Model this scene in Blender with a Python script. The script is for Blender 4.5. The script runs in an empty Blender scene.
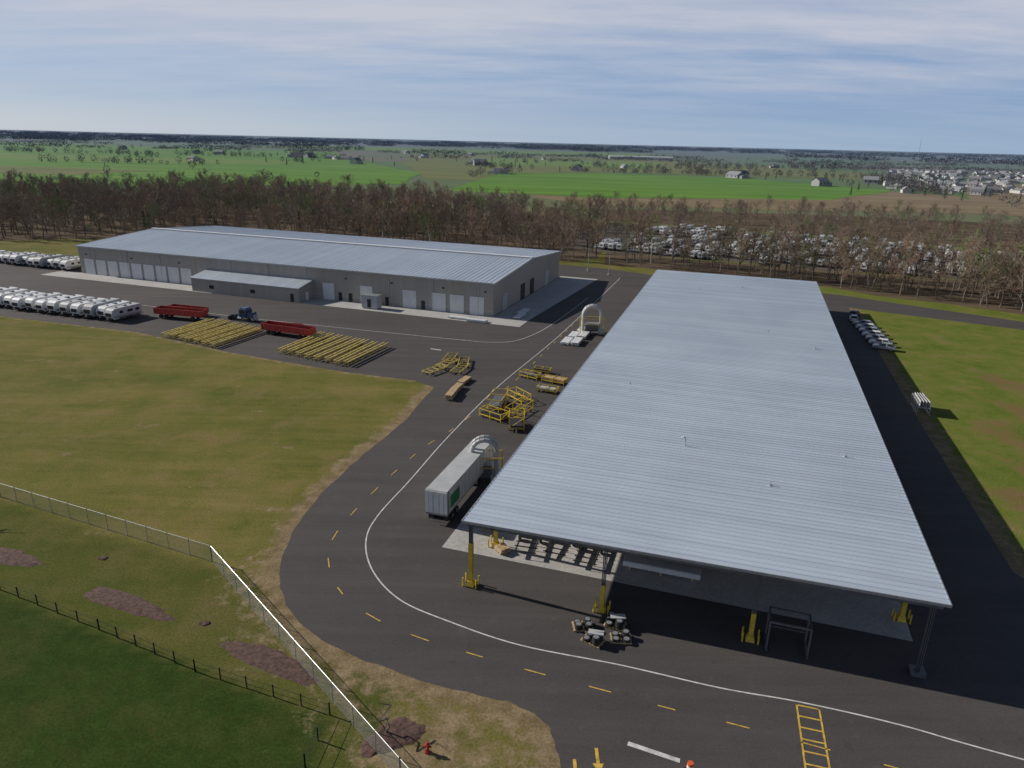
import bpy, math, random
import numpy as np
from mathutils import Vector, Matrix
from mathutils.geometry import tessellate_polygon
random.seed(7); rng=np.random.default_rng(5)
scene=bpy.context.scene
COL=bpy.context.collection

# ------------------------------------------------------------------ materials
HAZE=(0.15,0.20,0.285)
def add_haze(nt,colsock,near=300,far=5500,amt=0.88):  # paints aerial haze into the base colour, stronger with distance from world origin
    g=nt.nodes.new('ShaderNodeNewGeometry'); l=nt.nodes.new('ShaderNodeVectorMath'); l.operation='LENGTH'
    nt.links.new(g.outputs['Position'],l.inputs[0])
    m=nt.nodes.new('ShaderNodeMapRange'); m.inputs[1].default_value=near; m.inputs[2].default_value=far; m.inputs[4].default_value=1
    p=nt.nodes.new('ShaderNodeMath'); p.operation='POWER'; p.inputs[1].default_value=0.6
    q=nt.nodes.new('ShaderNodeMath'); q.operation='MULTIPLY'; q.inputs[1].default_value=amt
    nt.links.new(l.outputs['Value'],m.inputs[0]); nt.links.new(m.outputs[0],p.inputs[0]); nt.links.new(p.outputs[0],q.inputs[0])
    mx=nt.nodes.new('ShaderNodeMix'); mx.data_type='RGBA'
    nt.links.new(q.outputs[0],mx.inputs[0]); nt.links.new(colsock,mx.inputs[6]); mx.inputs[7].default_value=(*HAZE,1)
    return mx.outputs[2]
def newmat(name):
    m=bpy.data.materials.new(name); m.use_nodes=True
    return m,m.node_tree,m.node_tree.nodes['Principled BSDF']
def noise(nt,scale,detail=4,rough=0.6,vec=None,obj=False):
    n=nt.nodes.new('ShaderNodeTexNoise'); n.inputs['Scale'].default_value=scale; n.inputs['Detail'].default_value=detail; n.inputs['Roughness'].default_value=rough
    if vec is None:
        if obj:
            c=nt.nodes.new('ShaderNodeTexCoord'); vec=c.outputs['Object']
        else:
            c=nt.nodes.new('ShaderNodeNewGeometry'); vec=c.outputs['Position']
    nt.links.new(vec,n.inputs['Vector']); return n.outputs['Fac']
def ramp(nt,fac,stops):
    r=nt.nodes.new('ShaderNodeValToRGB'); e=r.color_ramp.elements
    while len(e)<len(stops): e.new(0.5)
    for i,(p,c) in enumerate(stops):
        e[i].position=p; e[i].color=(*c,1) if not isinstance(c,(int,float)) else (c,c,c,1)
    nt.links.new(fac,r.inputs[0]); return r.outputs[0]
def mixc(nt,fac,a,b,mode='MIX'):
    mx=nt.nodes.new('ShaderNodeMix'); mx.data_type='RGBA'; mx.blend_type=mode
    for s,i in ((fac,0),(a,6),(b,7)):
        if isinstance(s,(int,float)): mx.inputs[i].default_value=s
        elif isinstance(s,tuple): mx.inputs[i].default_value=(*s,1)
        else: nt.links.new(s,mx.inputs[i])
    return mx.outputs[2]
def mth(nt,op,a,b=None,clamp=False):
    n=nt.nodes.new('ShaderNodeMath'); n.operation=op; n.use_clamp=clamp
    for s,i in ((a,0),(b,1)):
        if s is None: continue
        if isinstance(s,(int,float)): n.inputs[i].default_value=s
        else: nt.links.new(s,n.inputs[i])
    return n.outputs[0]
def simple(name,c,rough=0.7,metal=0.0,var=0.25,scale=1.5,haze=False,bump=0):
    m,nt,b=newmat(name)
    f=noise(nt,scale,3)
    lo=tuple(x*(1-var) for x in c); hi=tuple(min(1,x*(1+var)) for x in c)
    col=ramp(nt,f,[(0.3,lo),(0.7,hi)])
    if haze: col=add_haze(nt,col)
    nt.links.new(col,b.inputs['Base Color']); b.inputs['Roughness'].default_value=rough; b.inputs['Metallic'].default_value=metal
    if bump:
        bp=nt.nodes.new('ShaderNodeBump'); bp.inputs['Strength'].default_value=bump; bp.inputs['Distance'].default_value=0.05
        nt.links.new(noise(nt,scale*8,4),bp.inputs['Height']); nt.links.new(bp.outputs[0],b.inputs['Normal'])
    return m
M={}
M['yellow']=simple('yellow_paint',(0.60,0.43,0.04),0.55,0,0.2,2)
M['ryellow']=simple('weathered_yellow_paint',(0.50,0.40,0.12),0.65,0,0.3,1)
M['yline']=simple('yellow_line_paint',(0.55,0.36,0.06),0.7,0,0.35,2)
M['wline']=simple('white_line_paint',(0.54,0.54,0.52),0.7,0,0.3,1.5)
M['steel']=simple('grey_steel',(0.13,0.14,0.15),0.5,0.3,0.2,1)
M['dark']=simple('dark_steel',(0.03,0.03,0.032),0.5,0.2,0.3,2)
M['galv']=simple('galvanised_steel',(0.42,0.44,0.46),0.4,0.6,0.15,3)
M['fencegalv']=simple('dull_fence_pipe',(0.26,0.26,0.25),0.7,0.2,0.2,3)
M['white']=simple('white_panel',(0.66,0.67,0.67),0.4,0,0.08,0.7)
M['greywall']=simple('pale_grey_panel',(0.42,0.43,0.43),0.5,0,0.12,0.5)
M['glass']=simple('dark_glass',(0.02,0.025,0.03),0.08,0,0.1,1)
M['tyre']=simple('tyre_rubber',(0.02,0.02,0.02),0.8,0,0.2,4)
M['red']=simple('red_paint',(0.36,0.035,0.025),0.5,0,0.25,1.5)
M['green']=simple('green_paint',(0.03,0.22,0.09),0.5,0,0.1,2)
M['blue']=simple('dark_blue_paint',(0.03,0.06,0.13),0.3,0,0.1,2)
M['silver']=simple('silver_paint',(0.35,0.37,0.40),0.3,0.4,0.1,2)
M['wood']=simple('pale_lumber',(0.42,0.30,0.17),0.8,0,0.25,2)
M['orange']=simple('orange_plastic',(0.7,0.12,0.03),0.5,0,0.1,2)
M['mulch']=simple('bark_mulch',(0.10,0.056,0.044),0.95,0,0.5,3,bump=1)
def concrete():
    m,nt,b=newmat('concrete')
    f=noise(nt,0.18,4,0.7); col=ramp(nt,f,[(0.3,(0.30,0.285,0.265)),(0.7,(0.48,0.46,0.43))])
    f2=noise(nt,2.5,3); col=mixc(nt,0.4,col,ramp(nt,f2,[(0.3,0.2),(0.7,0.52)]))
    nt.links.new(col,b.inputs['Base Color']); b.inputs['Roughness'].default_value=0.85; return m
M['conc']=concrete()
def asphalt():
    m,nt,b=newmat('asphalt')
    f=noise(nt,0.045,5,0.65); col=ramp(nt,f,[(0.32,(0.056,0.050,0.049)),(0.68,(0.092,0.081,0.077))])
    g=nt.nodes.new('ShaderNodeNewGeometry')
    mp=nt.nodes.new('ShaderNodeMapping'); mp.inputs['Rotation'].default_value=(0,0,math.radians(-73)); mp.inputs['Scale'].default_value=(0.025,0.45,1)
    nt.links.new(g.outputs['Position'],mp.inputs[0])
    st=noise(nt,1.0,4,0.65,vec=mp.outputs[0]); col=mixc(nt,0.35,col,ramp(nt,st,[(0.35,(.042,.038,.037)),(0.62,(.10,.089,.085))]))
    f3=noise(nt,6,2,0.8); col=mixc(nt,0.25,col,ramp(nt,f3,[(0.3,0.025),(0.7,0.115)]))
    f4=noise(nt,0.6,5,0.78); col=mixc(nt,ramp(nt,f4,[(0.58,0.0),(0.72,0.30)]),col,(0.15,0.13,0.115))
    col=mixc(nt,ramp(nt,f4,[(0.30,0.45),(0.40,0.0)]),col,(0.035,0.032,0.032))
    nt.links.new(col,b.inputs['Base Color']); b.inputs['Roughness'].default_value=0.85
    b.inputs['Specular IOR Level'].default_value=0.2
    return m
M['asphalt']=asphalt()
def ground():
    m,nt,b=newmat('grassland')
    def at(n):
        a=nt.nodes.new('ShaderNodeAttribute'); a.attribute_name=n; return a.outputs['Fac']
    n1=noise(nt,0.05,5,0.68); n2=noise(nt,0.6,4,0.7); n3=noise(nt,5,3,0.8); n4=noise(nt,0.16,5,0.76)
    lawn=ramp(nt,n1,[(0.32,(0.095,0.110,0.024)),(0.5,(0.148,0.136,0.034)),(0.68,(0.21,0.172,0.06))])
    g=nt.nodes.new('ShaderNodeNewGeometry')
    mp=nt.nodes.new('ShaderNodeMapping'); mp.inputs['Rotation'].default_value=(0,0,math.radians(-65)); mp.inputs['Scale'].default_value=(0.03,0.35,1)
    nt.links.new(g.outputs['Position'],mp.inputs[0])
    st=noise(nt,1.0,3,0.7,vec=mp.outputs[0])
    lawn=mixc(nt,0.22,lawn,ramp(nt,st,[(0.38,(0.06,0.09,0.018)),(0.62,(0.22,0.185,0.065))]))
    lawn=mixc(nt,ramp(nt,n4,[(0.50,0.0),(0.66,0.6)]),lawn,(0.215,0.162,0.073))
    lawn=mixc(nt,ramp(nt,n4,[(0.32,0.6),(0.44,0.0)]),lawn,(0.075,0.11,0.02))
    lawn=mixc(nt,ramp(nt,n2,[(0.6,0.0),(0.75,0.5)]),lawn,(0.25,0.205,0.12))
    lush=ramp(nt,n2,[(0.3,(0.018,0.038,0.006)),(0.7,(0.040,0.070,0.013))])
    lush=mixc(nt,ramp(nt,n4,[(0.45,0.0),(0.65,0.6)]),lush,(0.065,0.078,0.022))
    lm=mth(nt,'ADD',at('lush'),mth(nt,'MULTIPLY',mth(nt,'SUBTRACT',n2,0.5),0.5),True)
    col=mixc(nt,lm,lawn,lush)
    rg=ramp(nt,n4,[(0.33,(0.085,0.13,0.018)),(0.5,(0.13,0.16,0.03)),(0.67,(0.19,0.17,0.06))])
    col=mixc(nt,at('rgrass'),col,rg)
    dirtc=ramp(nt,n2,[(0.3,(0.14,0.098,0.053)),(0.7,(0.30,0.23,0.14))])
    dm=mth(nt,'ADD',at('dirt'),mth(nt,'MULTIPLY',mth(nt,'SUBTRACT',n2,0.5),1.5))
    dm=ramp(nt,dm,[(0.4,0.0),(0.75,0.95)])
    col=mixc(nt,dm,col,dirtc)
    rm=mth(nt,'ADD',at('reddirt'),mth(nt,'MULTIPLY',mth(nt,'SUBTRACT',n4,0.5),2.4))
    rm=ramp(nt,rm,[(0.35,0.0),(0.8,0.75)]); col=mixc(nt,rm,col,(0.18,0.11,0.055))
    col=mixc(nt,0.8,col,mixc(nt,1.0,col,ramp(nt,n3,[(0.25,0.4),(0.75,1.55)]),'MULTIPLY'))
    v=nt.nodes.new('ShaderNodeTexVoronoi'); v.inputs['Scale'].default_value=0.0028; v.distance='CHEBYCHEV'
    nt.links.new(g.outputs['Position'],v.inputs['Vector'])
    sx=nt.nodes.new('ShaderNodeSeparateColor'); nt.links.new(v.outputs['Color'],sx.inputs[0])
    far=ramp(nt,sx.outputs[0],[(0.0,(0.09,0.18,0.025)),(0.25,(0.14,0.16,0.06)),(0.4,(0.18,0.145,0.09)),(0.5,(0.10,0.20,0.03)),(0.75,(0.13,0.11,0.07)),(0.85,(0.11,0.16,0.045))])
    far.node.color_ramp.interpolation='CONSTANT'
    far=mixc(nt,0.3,far,ramp(nt,n1,[(0.3,(0.08,0.11,0.03)),(0.7,(0.18,0.145,0.08))]))
    col=mixc(nt,at('far'),col,far)
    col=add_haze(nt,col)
    nt.links.new(col,b.inputs['Base Color']); b.inputs['Roughness'].default_value=1; b.inputs['Specular IOR Level'].default_value=0.05
    return m
M['ground']=ground()
def field(name,c1,c2,scale=0.01,rot=17):
    m,nt,b=newmat(name)
    g=nt.nodes.new('ShaderNodeNewGeometry')
    mp=nt.nodes.new('ShaderNodeMapping'); mp.inputs['Rotation'].default_value=(0,0,math.radians(rot)); mp.inputs['Scale'].default_value=(0.6,3,1)
    nt.links.new(g.outputs['Position'],mp.inputs[0])
    col=ramp(nt,noise(nt,scale,5,0.65,vec=mp.outputs[0]),[(0.35,c1),(0.65,c2)])
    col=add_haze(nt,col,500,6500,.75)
    nt.links.new(col,b.inputs['Base Color']); b.inputs['Roughness'].default_value=1; b.inputs['Specular IOR Level'].default_value=0.05
    return m
M['fgreen']=field('crop_green',(0.08,0.19,0.018),(0.14,0.26,0.035))
M['fgreen2']=field('crop_light_green',(0.12,0.21,0.03),(0.17,0.25,0.06))
M['ftan']=field('stubble_tan',(0.17,0.13,0.075),(0.25,0.19,0.115))
M['folive']=field('pasture_olive',(0.12,0.15,0.04),(0.19,0.19,0.07))
M['fwood']=field('woodland_litter',(0.08,0.06,0.042),(0.14,0.105,0.07),0.05)
M['fgravel']=field('lot_gravel',(0.08,0.07,0.06),(0.14,0.12,0.10),0.05)
def roofmat(name,base,period,axis=1,metal=0.5,rough=0.45):
    m,nt,b=newmat(name)
    tc=nt.nodes.new('ShaderNodeTexCoord'); sp=nt.nodes.new('ShaderNodeSeparateXYZ'); nt.links.new(tc.outputs['Object'],sp.inputs[0])
    fl=mth(nt,'FLOOR',mth(nt,'DIVIDE',sp.outputs[axis],period))
    wn=nt.nodes.new('ShaderNodeTexWhiteNoise'); wn.noise_dimensions='1D'; nt.links.new(fl,wn.inputs['W'])
    c=ramp(nt,wn.outputs['Value'],[(0,tuple(x*0.90 for x in base)),(1,tuple(x*1.06 for x in base))])
    c=mixc(nt,0.3,c,ramp(nt,noise(nt,0.08,4,obj=True),[(0.3,tuple(x*0.75 for x in base)),(0.7,tuple(min(.9,x*1.2) for x in base))]))
    nt.links.new(c,b.inputs['Base Color']); b.inputs['Metallic'].default_value=metal; b.inputs['Roughness'].default_value=rough
    return m
M['roof']=roofmat('galvalume_roof',(0.66,0.73,0.81),0.75)
M['roof2']=roofmat('galvalume_roof_warehouse',(0.53,0.59,0.66),1.2,axis=0)
M['wall']=roofmat('tan_grey_wall_panel',(0.34,0.315,0.285),1.0,axis=0,metal=0,rough=0.6)
def treemat(name,stops,amt=.7):
    m,nt,b=newmat(name)
    oi=nt.nodes.new('ShaderNodeObjectInfo')
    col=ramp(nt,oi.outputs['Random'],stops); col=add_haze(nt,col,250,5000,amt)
    nt.links.new(col,b.inputs['Base Color']); b.inputs['Roughness'].default_value=0.95; b.inputs['Specular IOR Level'].default_value=0.1
    return m
M['twig']=treemat('bare_twigs',[(0,(0.19,0.14,0.10)),(0.2,(0.27,0.20,0.14)),(0.4,(0.15,0.12,0.095)),(0.55,(0.24,0.185,0.14)),(0.7,(0.26,0.17,0.115)),(0.84,(0.18,0.15,0.11)),(0.92,(0.19,0.22,0.09)),(1,(0.13,0.17,0.06))])
M['trunk']=treemat('tree_trunk',[(0,(0.12,0.10,0.085)),(.8,(0.20,0.175,0.15)),(1,(0.30,0.28,0.25))])
M['clump']=treemat('distant_foliage',[(0,(0.10,0.08,0.06)),(0.4,(0.14,0.105,0.075)),(0.7,(0.08,0.085,0.045)),(0.9,(0.05,0.07,0.035)),(1,(0.16,0.125,0.09))],.9)
M['house']=treemat('house_siding',[(0,(0.6,0.6,0.6)),(0.5,(0.5,0.48,0.44)),(0.8,(0.3,0.3,0.32)),(1,(0.65,0.65,0.66))],.5)
M['hroof']=treemat('house_roof',[(0,(0.12,0.12,0.13)),(0.5,(0.2,0.19,0.18)),(1,(0.3,0.31,0.33))],.5)
M['needle']=treemat('conifer_needles',[(0,(0.03,0.055,0.02)),(1,(0.05,0.075,0.03))])
def chain():
    m,nt,b=newmat('chain_link_mesh')
    tc=nt.nodes.new('ShaderNodeTexCoord')
    mp=nt.nodes.new('ShaderNodeMapping'); mp.inputs['Rotation'].default_value=(0,math.radians(45),0); mp.inputs['Scale'].default_value=(12,12,12)
    nt.links.new(tc.outputs['Object'],mp.inputs[0])
    sp=nt.nodes.new('ShaderNodeSeparateXYZ'); nt.links.new(mp.outputs[0],sp.inputs[0])
    fx=mth(nt,'LESS_THAN',mth(nt,'FRACT',sp.outputs[0]),0.13); fz=mth(nt,'LESS_THAN',mth(nt,'FRACT',sp.outputs[2]),0.13)
    a=mth(nt,'MAXIMUM',fx,fz)
    nt.links.new(a,b.inputs['Alpha']); b.inputs['Base Color'].default_value=(0.40,0.40,0.37,1); b.inputs['Metallic'].default_value=0.2; b.inputs['Roughness'].default_value=0.6
    return m
M['chain']=chain()

# ------------------------------------------------------------------ mesh builder
class MB:
    def __init__(s): s.v=[]; s.f=[]; s.mi=[]; s.mats=[]
    def m(s,k):
        if k not in s.mats: s.mats.append(k)
        return s.mats.index(k)
    def face(s,pts,k):
        i=len(s.v); s.v+= [tuple(p) for p in pts]; s.f.append(tuple(range(i,i+len(pts)))); s.mi.append(s.m(k))
    def box(s,c,d,k,rz=0,tx=1.0,ty=1.0):
        hx,hy,hz=d[0]/2,d[1]/2,d[2]/2; i=len(s.v); co,si=math.cos(rz),math.sin(rz)
        for z,ax,ay in ((-hz,1,1),(hz,tx,ty)):
            for x,y in ((-hx,-hy),(hx,-hy),(hx,hy),(-hx,hy)):
                x*=ax;y*=ay
                s.v.append((c[0]+x*co-y*si,c[1]+x*si+y*co,c[2]+z))
        k=s.m(k)
        for f in ((0,3,2,1),(4,5,6,7),(0,1,5,4),(1,2,6,5),(2,3,7,6),(3,0,4,7)):
            s.f.append(tuple(i+j for j in f)); s.mi.append(k)
    def cyl(s,p0,p1,r0,k,r1=None,n=8,cap=True):
        if r1 is None: r1=r0
        p0=Vector(p0);p1=Vector(p1); d=(p1-p0)
        if d.length<1e-6: return
        d.normalize(); a=d.orthogonal().normalized(); b=d.cross(a); i=len(s.v)
        for p,r in ((p0,r0),(p1,r1)):
            for j in range(n):
                t=2*math.pi*j/n; q=p+a*(r*math.cos(t))+b*(r*math.sin(t)); s.v.append(tuple(q))
        k=s.m(k)
        for j in range(n):
            s.f.append((i+j,i+(j+1)%n,i+n+(j+1)%n,i+n+j)); s.mi.append(k)
        if cap:
            s.f.append(tuple(i+n+j for j in range(n))); s.mi.append(k)
            s.f.append(tuple(i+j for j in reversed(range(n)))); s.mi.append(k)
    def prism(s,prof,x0,x1,k,axis='x'):
        i=len(s.v); n=len(prof)
        for x in (x0,x1):
            for a,z in prof: s.v.append((x,a,z) if axis=='x' else (a,x,z))
        k=s.m(k)
        for j in range(n): s.f.append((i+j,i+(j+1)%n,i+n+(j+1)%n,i+n+j)); s.mi.append(k)
        s.f.append(tuple(i+j for j in reversed(range(n)))); s.mi.append(k)
        s.f.append(tuple(i+n+j for j in range(n))); s.mi.append(k)
    def mesh(s,name):
        me=bpy.data.meshes.new(name); me.from_pydata(s.v,[],s.f)
        for k in s.mats: me.materials.append(M[k])
        me.polygons.foreach_set('material_index',s.mi); me.update(); return me
    def obj(s,name,loc=(0,0,0),rz=0,parent=None):
        return place(name,s.mesh(name),loc,rz,parent)
def place(name,me,loc=(0,0,0),rz=0,parent=None,sc=1,col=None):
    o=bpy.data.objects.new(name,me); (col or COL).objects.link(o); o.location=loc; o.rotation_euler=(0,0,rz)
    if sc!=1: o.scale=(sc,sc,sc)
    if parent: o.parent=parent
    return o
def empty(name,loc,rz=0):
    o=bpy.data.objects.new(name,None); COL.objects.link(o); o.location=loc; o.rotation_euler=(0,0,rz); return o
def smooth(pts,n=8):
    out=[]; P=[np.array(p,float) for p in pts]; P=[2*P[0]-P[1]]+P+[2*P[-1]-P[-2]]
    for i in range(1,len(P)-2):
        for j in range(n):
            t=j/n; a,b,c,d=P[i-1:i+3]
            out.append(tuple(0.5*((2*b)+(-a+c)*t+(2*a-5*b+4*c-d)*t*t+(-a+3*b-3*c+d)*t**3)))
    out.append(tuple(P[-2])); return out
def sheet(name,pts,z,mat,ragged=0):
    if ragged:
        q=[]
        for i,p in enumerate(pts):
            r=pts[(i+1)%len(pts)]; L=math.dist(p,r); k=max(1,int(L/ragged))
            for j in range(k):
                t=j/k; q.append((p[0]+(r[0]-p[0])*t+random.uniform(-.12,.12)*ragged,p[1]+(r[1]-p[1])*t+random.uniform(-.12,.12)*ragged))
        pts=q
    v=[(x,y,z) for x,y in pts]; tr=tessellate_polygon([[Vector(p) for p in v]])
    me=bpy.data.meshes.new(name); fs=[]
    for t in tr:
        a,b,c=[Vector(v[i]) for i in t]
        fs.append(tuple(t) if (b-a).cross(c-a).z>0 else tuple(reversed(t)))
    me.from_pydata(v,[],fs); me.materials.append(M[mat]); me.update()
    return place(name,me)
def ribbon(mb,pts,w,z,k):
    pts=[np.array(p,float) for p in pts]; L=[];R=[]
    for i,p in enumerate(pts):
        d=pts[min(i+1,len(pts)-1)]-pts[max(i-1,0)]; d/=np.linalg.norm(d); n=np.array((-d[1],d[0]))
        L.append(p+n*w/2); R.append(p-n*w/2)
    for i in range(len(pts)-1):
        mb.face([(*R[i],z),(*R[i+1],z),(*L[i+1],z),(*L[i],z)],k)
def rect(o,rz,x0,y0,x1,y1):
    c,s=math.cos(rz),math.sin(rz)
    return [(o[0]+x*c-y*s,o[1]+x*s+y*c) for x,y in ((x0,y0),(x1,y0),(x1,y1),(x0,y1))]
def loc(o,rz,x,y,z=0):
    c,s=math.cos(rz),math.sin(rz); return (o[0]+x*c-y*s,o[1]+x*s+y*c,z)

# ------------------------------------------------------------------ asphalt outline
lawn_edge=[(-215,190),(-160,171),(-115.5,155),(-79.5,144.5),(-55,131.5),(-30,121),(-17,117.2)]
outer=smooth([(-13.2,114),(-14.6,106),(-16.3,97),(-19,88),(-21,80.5),(-22.6,72.2),(-22.9,65),(-21.8,58.4),(-19.3,53.1),(-14.4,48.6),(-8.3,45.6),(-3.4,43.9),(0.8,42.6),(2.9,41),(3.7,38.5),(3.9,33),(3.9,12)],6)
outer=[(x+random.uniform(-.12,.12),y+random.uniform(-.12,.12)) for x,y in outer]
right=[(95,12),(95,32),(70,42),(54,50),(51,62),(65.3,108.7),(79.6,153),(89,186)]
asp=lawn_edge+outer+right+[(122,165.6),(170,131),(230,88),(236,95),(176,138.5),(127.7,174.1),(94,202.9),(70,216),(43.6,229),(28,240),(-112,287),(-128,235),(-215,252)]

# ------------------------------------------------------------------ ground
def axis_pts(lo,hi,step,far):
    a=list(np.arange(lo,hi+.01,step)); d=step
    x=hi; out=[]
    while x<far: d*=1.25; x+=d; out.append(x)
    b=[]; x=lo; d=step
    while x>-far: d*=1.25; x-=d; b.append(x)
    return np.array(b[::-1]+a+out)
xs=axis_pts(-90,110,1.0,16000); ys=axis_pts(28,160,1.0,16000)
X,Y=np.meshgrid(xs,ys); nx,ny=len(xs),len(ys)
vv=np.stack([X.ravel(),Y.ravel(),np.zeros(nx*ny)],1)
idx=np.arange(nx*ny).reshape(ny,nx)
fc=np.stack([idx[:-1,:-1].ravel(),idx[:-1,1:].ravel(),idx[1:,1:].ravel(),idx[1:,:-1].ravel()],1)
me=bpy.data.meshes.new('ground'); me.from_pydata(vv.tolist(),[],fc.tolist()); me.materials.append(M['ground'])
def dline(pts):
    D=np.full(X.shape,1e9)
    for (a,b) in zip(pts[:-1],pts[1:]):
        a=np.array(a);b=np.array(b); d=b-a; L=(d@d)
        t=np.clip(((X-a[0])*d[0]+(Y-a[1])*d[1])/L,0,1)
        D=np.minimum(D,np.hypot(X-a[0]-t*d[0],Y-a[1]-t*d[1]))
    return D
gs=lambda x,y,r,s=1: np.exp(-(((X-x)/r)**2+((Y-y)/(r*s))**2))
dirt=np.clip(1.15-dline(outer)/3.0,0,1)
dirt=np.maximum(dirt,0.58*np.clip(1.3-dline(outer)/8,0,1)*(Y<62))
dirt=np.maximum(dirt,np.clip(0.9-dline(lawn_edge)/2.0,0,1))
dirt=np.maximum(dirt,0.75*gs(-5,38,8)); dirt=np.maximum(dirt,0.5*gs(-11,42,6))
dirt=np.maximum(dirt,np.clip(1.1-dline(right[3:])/4.0,0,1))
for x,y,r in ((-52,94,3.5),(-70,118,2.5),(-47,112,2.2),(-38,101,2),(-30,88,2.2),(-64,104,2),(-86,123,4),(-30,112,2.5),(-43,65,2),(-21,55,3),(-27,71,2.4),(-36,76,3),(-58,84,2)): dirt=np.maximum(dirt,0.58*gs(x,y,r,.5))
red=np.zeros(X.shape)
for x,y,r in ((76,98,7),(70,86,6),(84,108,8),(90,125,5),(100,118,9),(63,78,4)): red=np.maximum(red,0.72*gs(x,y,r,1.3))
fa,fb=np.array((-46.4,55.)),np.array((-12.7,41.1)); d=fb-fa
sd=((X-fa[0])*d[1]-(Y-fa[1])*d[0])/np.hypot(*d)
lush=np.clip(sd/0.8+0.3,0,1)*(X<-12.9)
ca,cb=np.array((-58.3,72.3)),np.array((-29.1,60.3)); d=cb-ca; s1=((X-ca[0])*d[1]-(Y-ca[1])*d[0])/np.hypot(*d)
lush=np.maximum(lush,0.5*np.clip(s1/1.0,0,1)*(X<-8))
rg=0.85*(X>49)*np.clip((X-49)/6,0,1)
far=np.clip((np.hypot(X,Y)-330)/60,0,1)
for n,a in (('dirt',dirt),('reddirt',red),('lush',lush),('far',far),('rgrass',rg)):
    at=me.attributes.new(n,'FLOAT','POINT'); at.data.foreach_set('value',a.ravel().astype(np.float32))
me.update(); place('ground',me)

sheet('asphalt_road',asp,0.008,'asphalt')
CO=(-4.2,57.1); CR=math.radians(-17.4); CW=39.7; CL=145.5; CH=7.15
WO=(-127.9,208.2); WR=math.radians(-18.9); WW=130.0; WD=57.5; WH=8.0
sheet('concrete_slab',rect(CO,CR,-4.6,5.8,CW-0.4,CL-2),0.016,'conc')
sheet('concrete_apron',rect(WO,WR,-8,-7,WW+9,0.5)+[],0.016,'conc')
sheet('concrete_pavement',[loc(WO,WR,WW+0.2,0.5)[:2],loc(WO,WR,WW+9,0.5)[:2],loc(WO,WR,WW+12,WD+2)[:2],loc(WO,WR,WW+0.2,WD+2)[:2]],0.020,'conc')
mb=MB()
wl=smooth([(33,222),(30.4,213),(10.2,150.4),(-2.1,115.9),(-8.7,93.5),(-12.3,79.1),(-14.6,70.3),(-14.9,65.0),(-13.2,59.6),(-9.8,55),(-4.9,52),(1.2,49.2),(9.3,47.1),(16.8,44.8),(22.6,43.5),(29.1,41.5),(36.3,38.6),(60,30)],8)
ribbon(mb,wl,0.14,0.024,'wline')
ribbon(mb,smooth([(-110,176),(-60,158.5),(-15,145.5),(-4,143.2),(2,146.5),(9,160),(20,190)],8),0.15,0.025,'wline')
mb.face([(8.7,39.0,.024),(12.1,37.6,.024),(12.2,37.95,.024),(8.85,39.35,.024)],'wline')
mb.face([(-16.6,137.0,.024),(-14.4,136.2,.024),(-14.3,136.6,.024),(-16.5,137.4,.024)],'wline')
mb.obj('white_road_line')
mb=MB()
dp=smooth([(17,170),(8,142),(0.7,118.9),(-7.6,97.7),(-11.9,88.8),(-15.6,77.8),(-18.1,67.9),(-18.2,62.4),(-16.1,57),(-12.8,53.2),(-8.1,50.2),(-2.3,47.8),(2.8,45.9),(7.8,44.2),(12.8,42.4),(17.6,40.9),(40,33)],12)
acc=0;cur=[];per=5.2
for a,b in zip(dp[:-1],dp[1:]):
    L=math.dist(a,b); k=max(1,int(L/0.25))
    for j in range(k):
        t=j/k; p=(a[0]+(b[0]-a[0])*t,a[1]+(b[1]-a[1])*t); ph=acc%per
        if ph<2.0: cur.append(p)
        else:
            if len(cur)>3: ribbon(mb,[cur[0],cur[-1]],0.11,0.024,'yline')
            cur=[]
        acc+=L/k
mb.obj('yellow_dashed_line')
mb=MB()
cx=(22.2,40.2); rz=math.radians(-15)
for x in (-0.8,0.8):
    p=rect(cx,rz,x-.07,-5,x+.07,2.9); mb.face([(a,b,.024) for a,b in p],'yline')
for y in np.arange(-5,3,1.12):
    p=rect(cx,rz,-.73,y,.73,y+.14); mb.face([(a,b,.024) for a,b in p],'yline')
mb.obj('yellow_crosswalk')
mb=MB()
for ax,ay in ((6.5,37.6),(4.9,36.6)):
    mb.face([(ax-.12,ay-.2,.024),(ax+.12,ay-.2,.024),(ax+.12,ay+1.1,.024),(ax-.12,ay+1.1,.024)],'yline')
    mb.face([(ax-.4,ay-.2,.024),(ax,ay-1.0,.024),(ax+.4,ay-.2,.024)],'yline')
mb.obj('yellow_arrow_marking')

# ------------------------------------------------------------------ canopy building
can=empty('open_sided_canopy',(CO[0],CO[1],0),CR)
def skew(mb):  # slight out-of-square plan of the real structure
    mb.v=[(x*(1+.03*y/CL),y+x/CW*(1.0*(1-y/CL)-.3*y/CL),z) for x,y,z in mb.v]; return mb
mb=MB(); per=0.75; y=0
prof=[]
while y<CL-0.01:
    prof+= [(y,0),(y+per-.16,0),(y+per-.11,.09),(y+per-.05,.09)]; y+=per
prof.append((CL,0))
for i in range(len(prof)-1):
    a,b=prof[i],prof[i+1]
    mb.face([(0,a[0],CH+a[1]),(CW,a[0],CH+a[1]),(CW,b[0],CH+b[1]),(0,b[0],CH+b[1])],'roof')
skew(mb).obj('roof',parent=can)
mb=MB()
mb.box((CW/2,-0.04,CH-.10),(CW+.2,.08,.24),'galv'); mb.box((CW/2,CL+.04,CH-.10),(CW+.2,.08,.24),'galv')
for k in range(10):
    mb.box((-.05,CL*(k+.5)/10,CH-.07),(.1,CL/10,.22),'galv'); mb.box((CW+.05,CL*(k+.5)/10,CH-.07),(.1,CL/10,.22),'galv')
skew(mb).obj('roof_trim',parent=can)
mb=MB()
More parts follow.
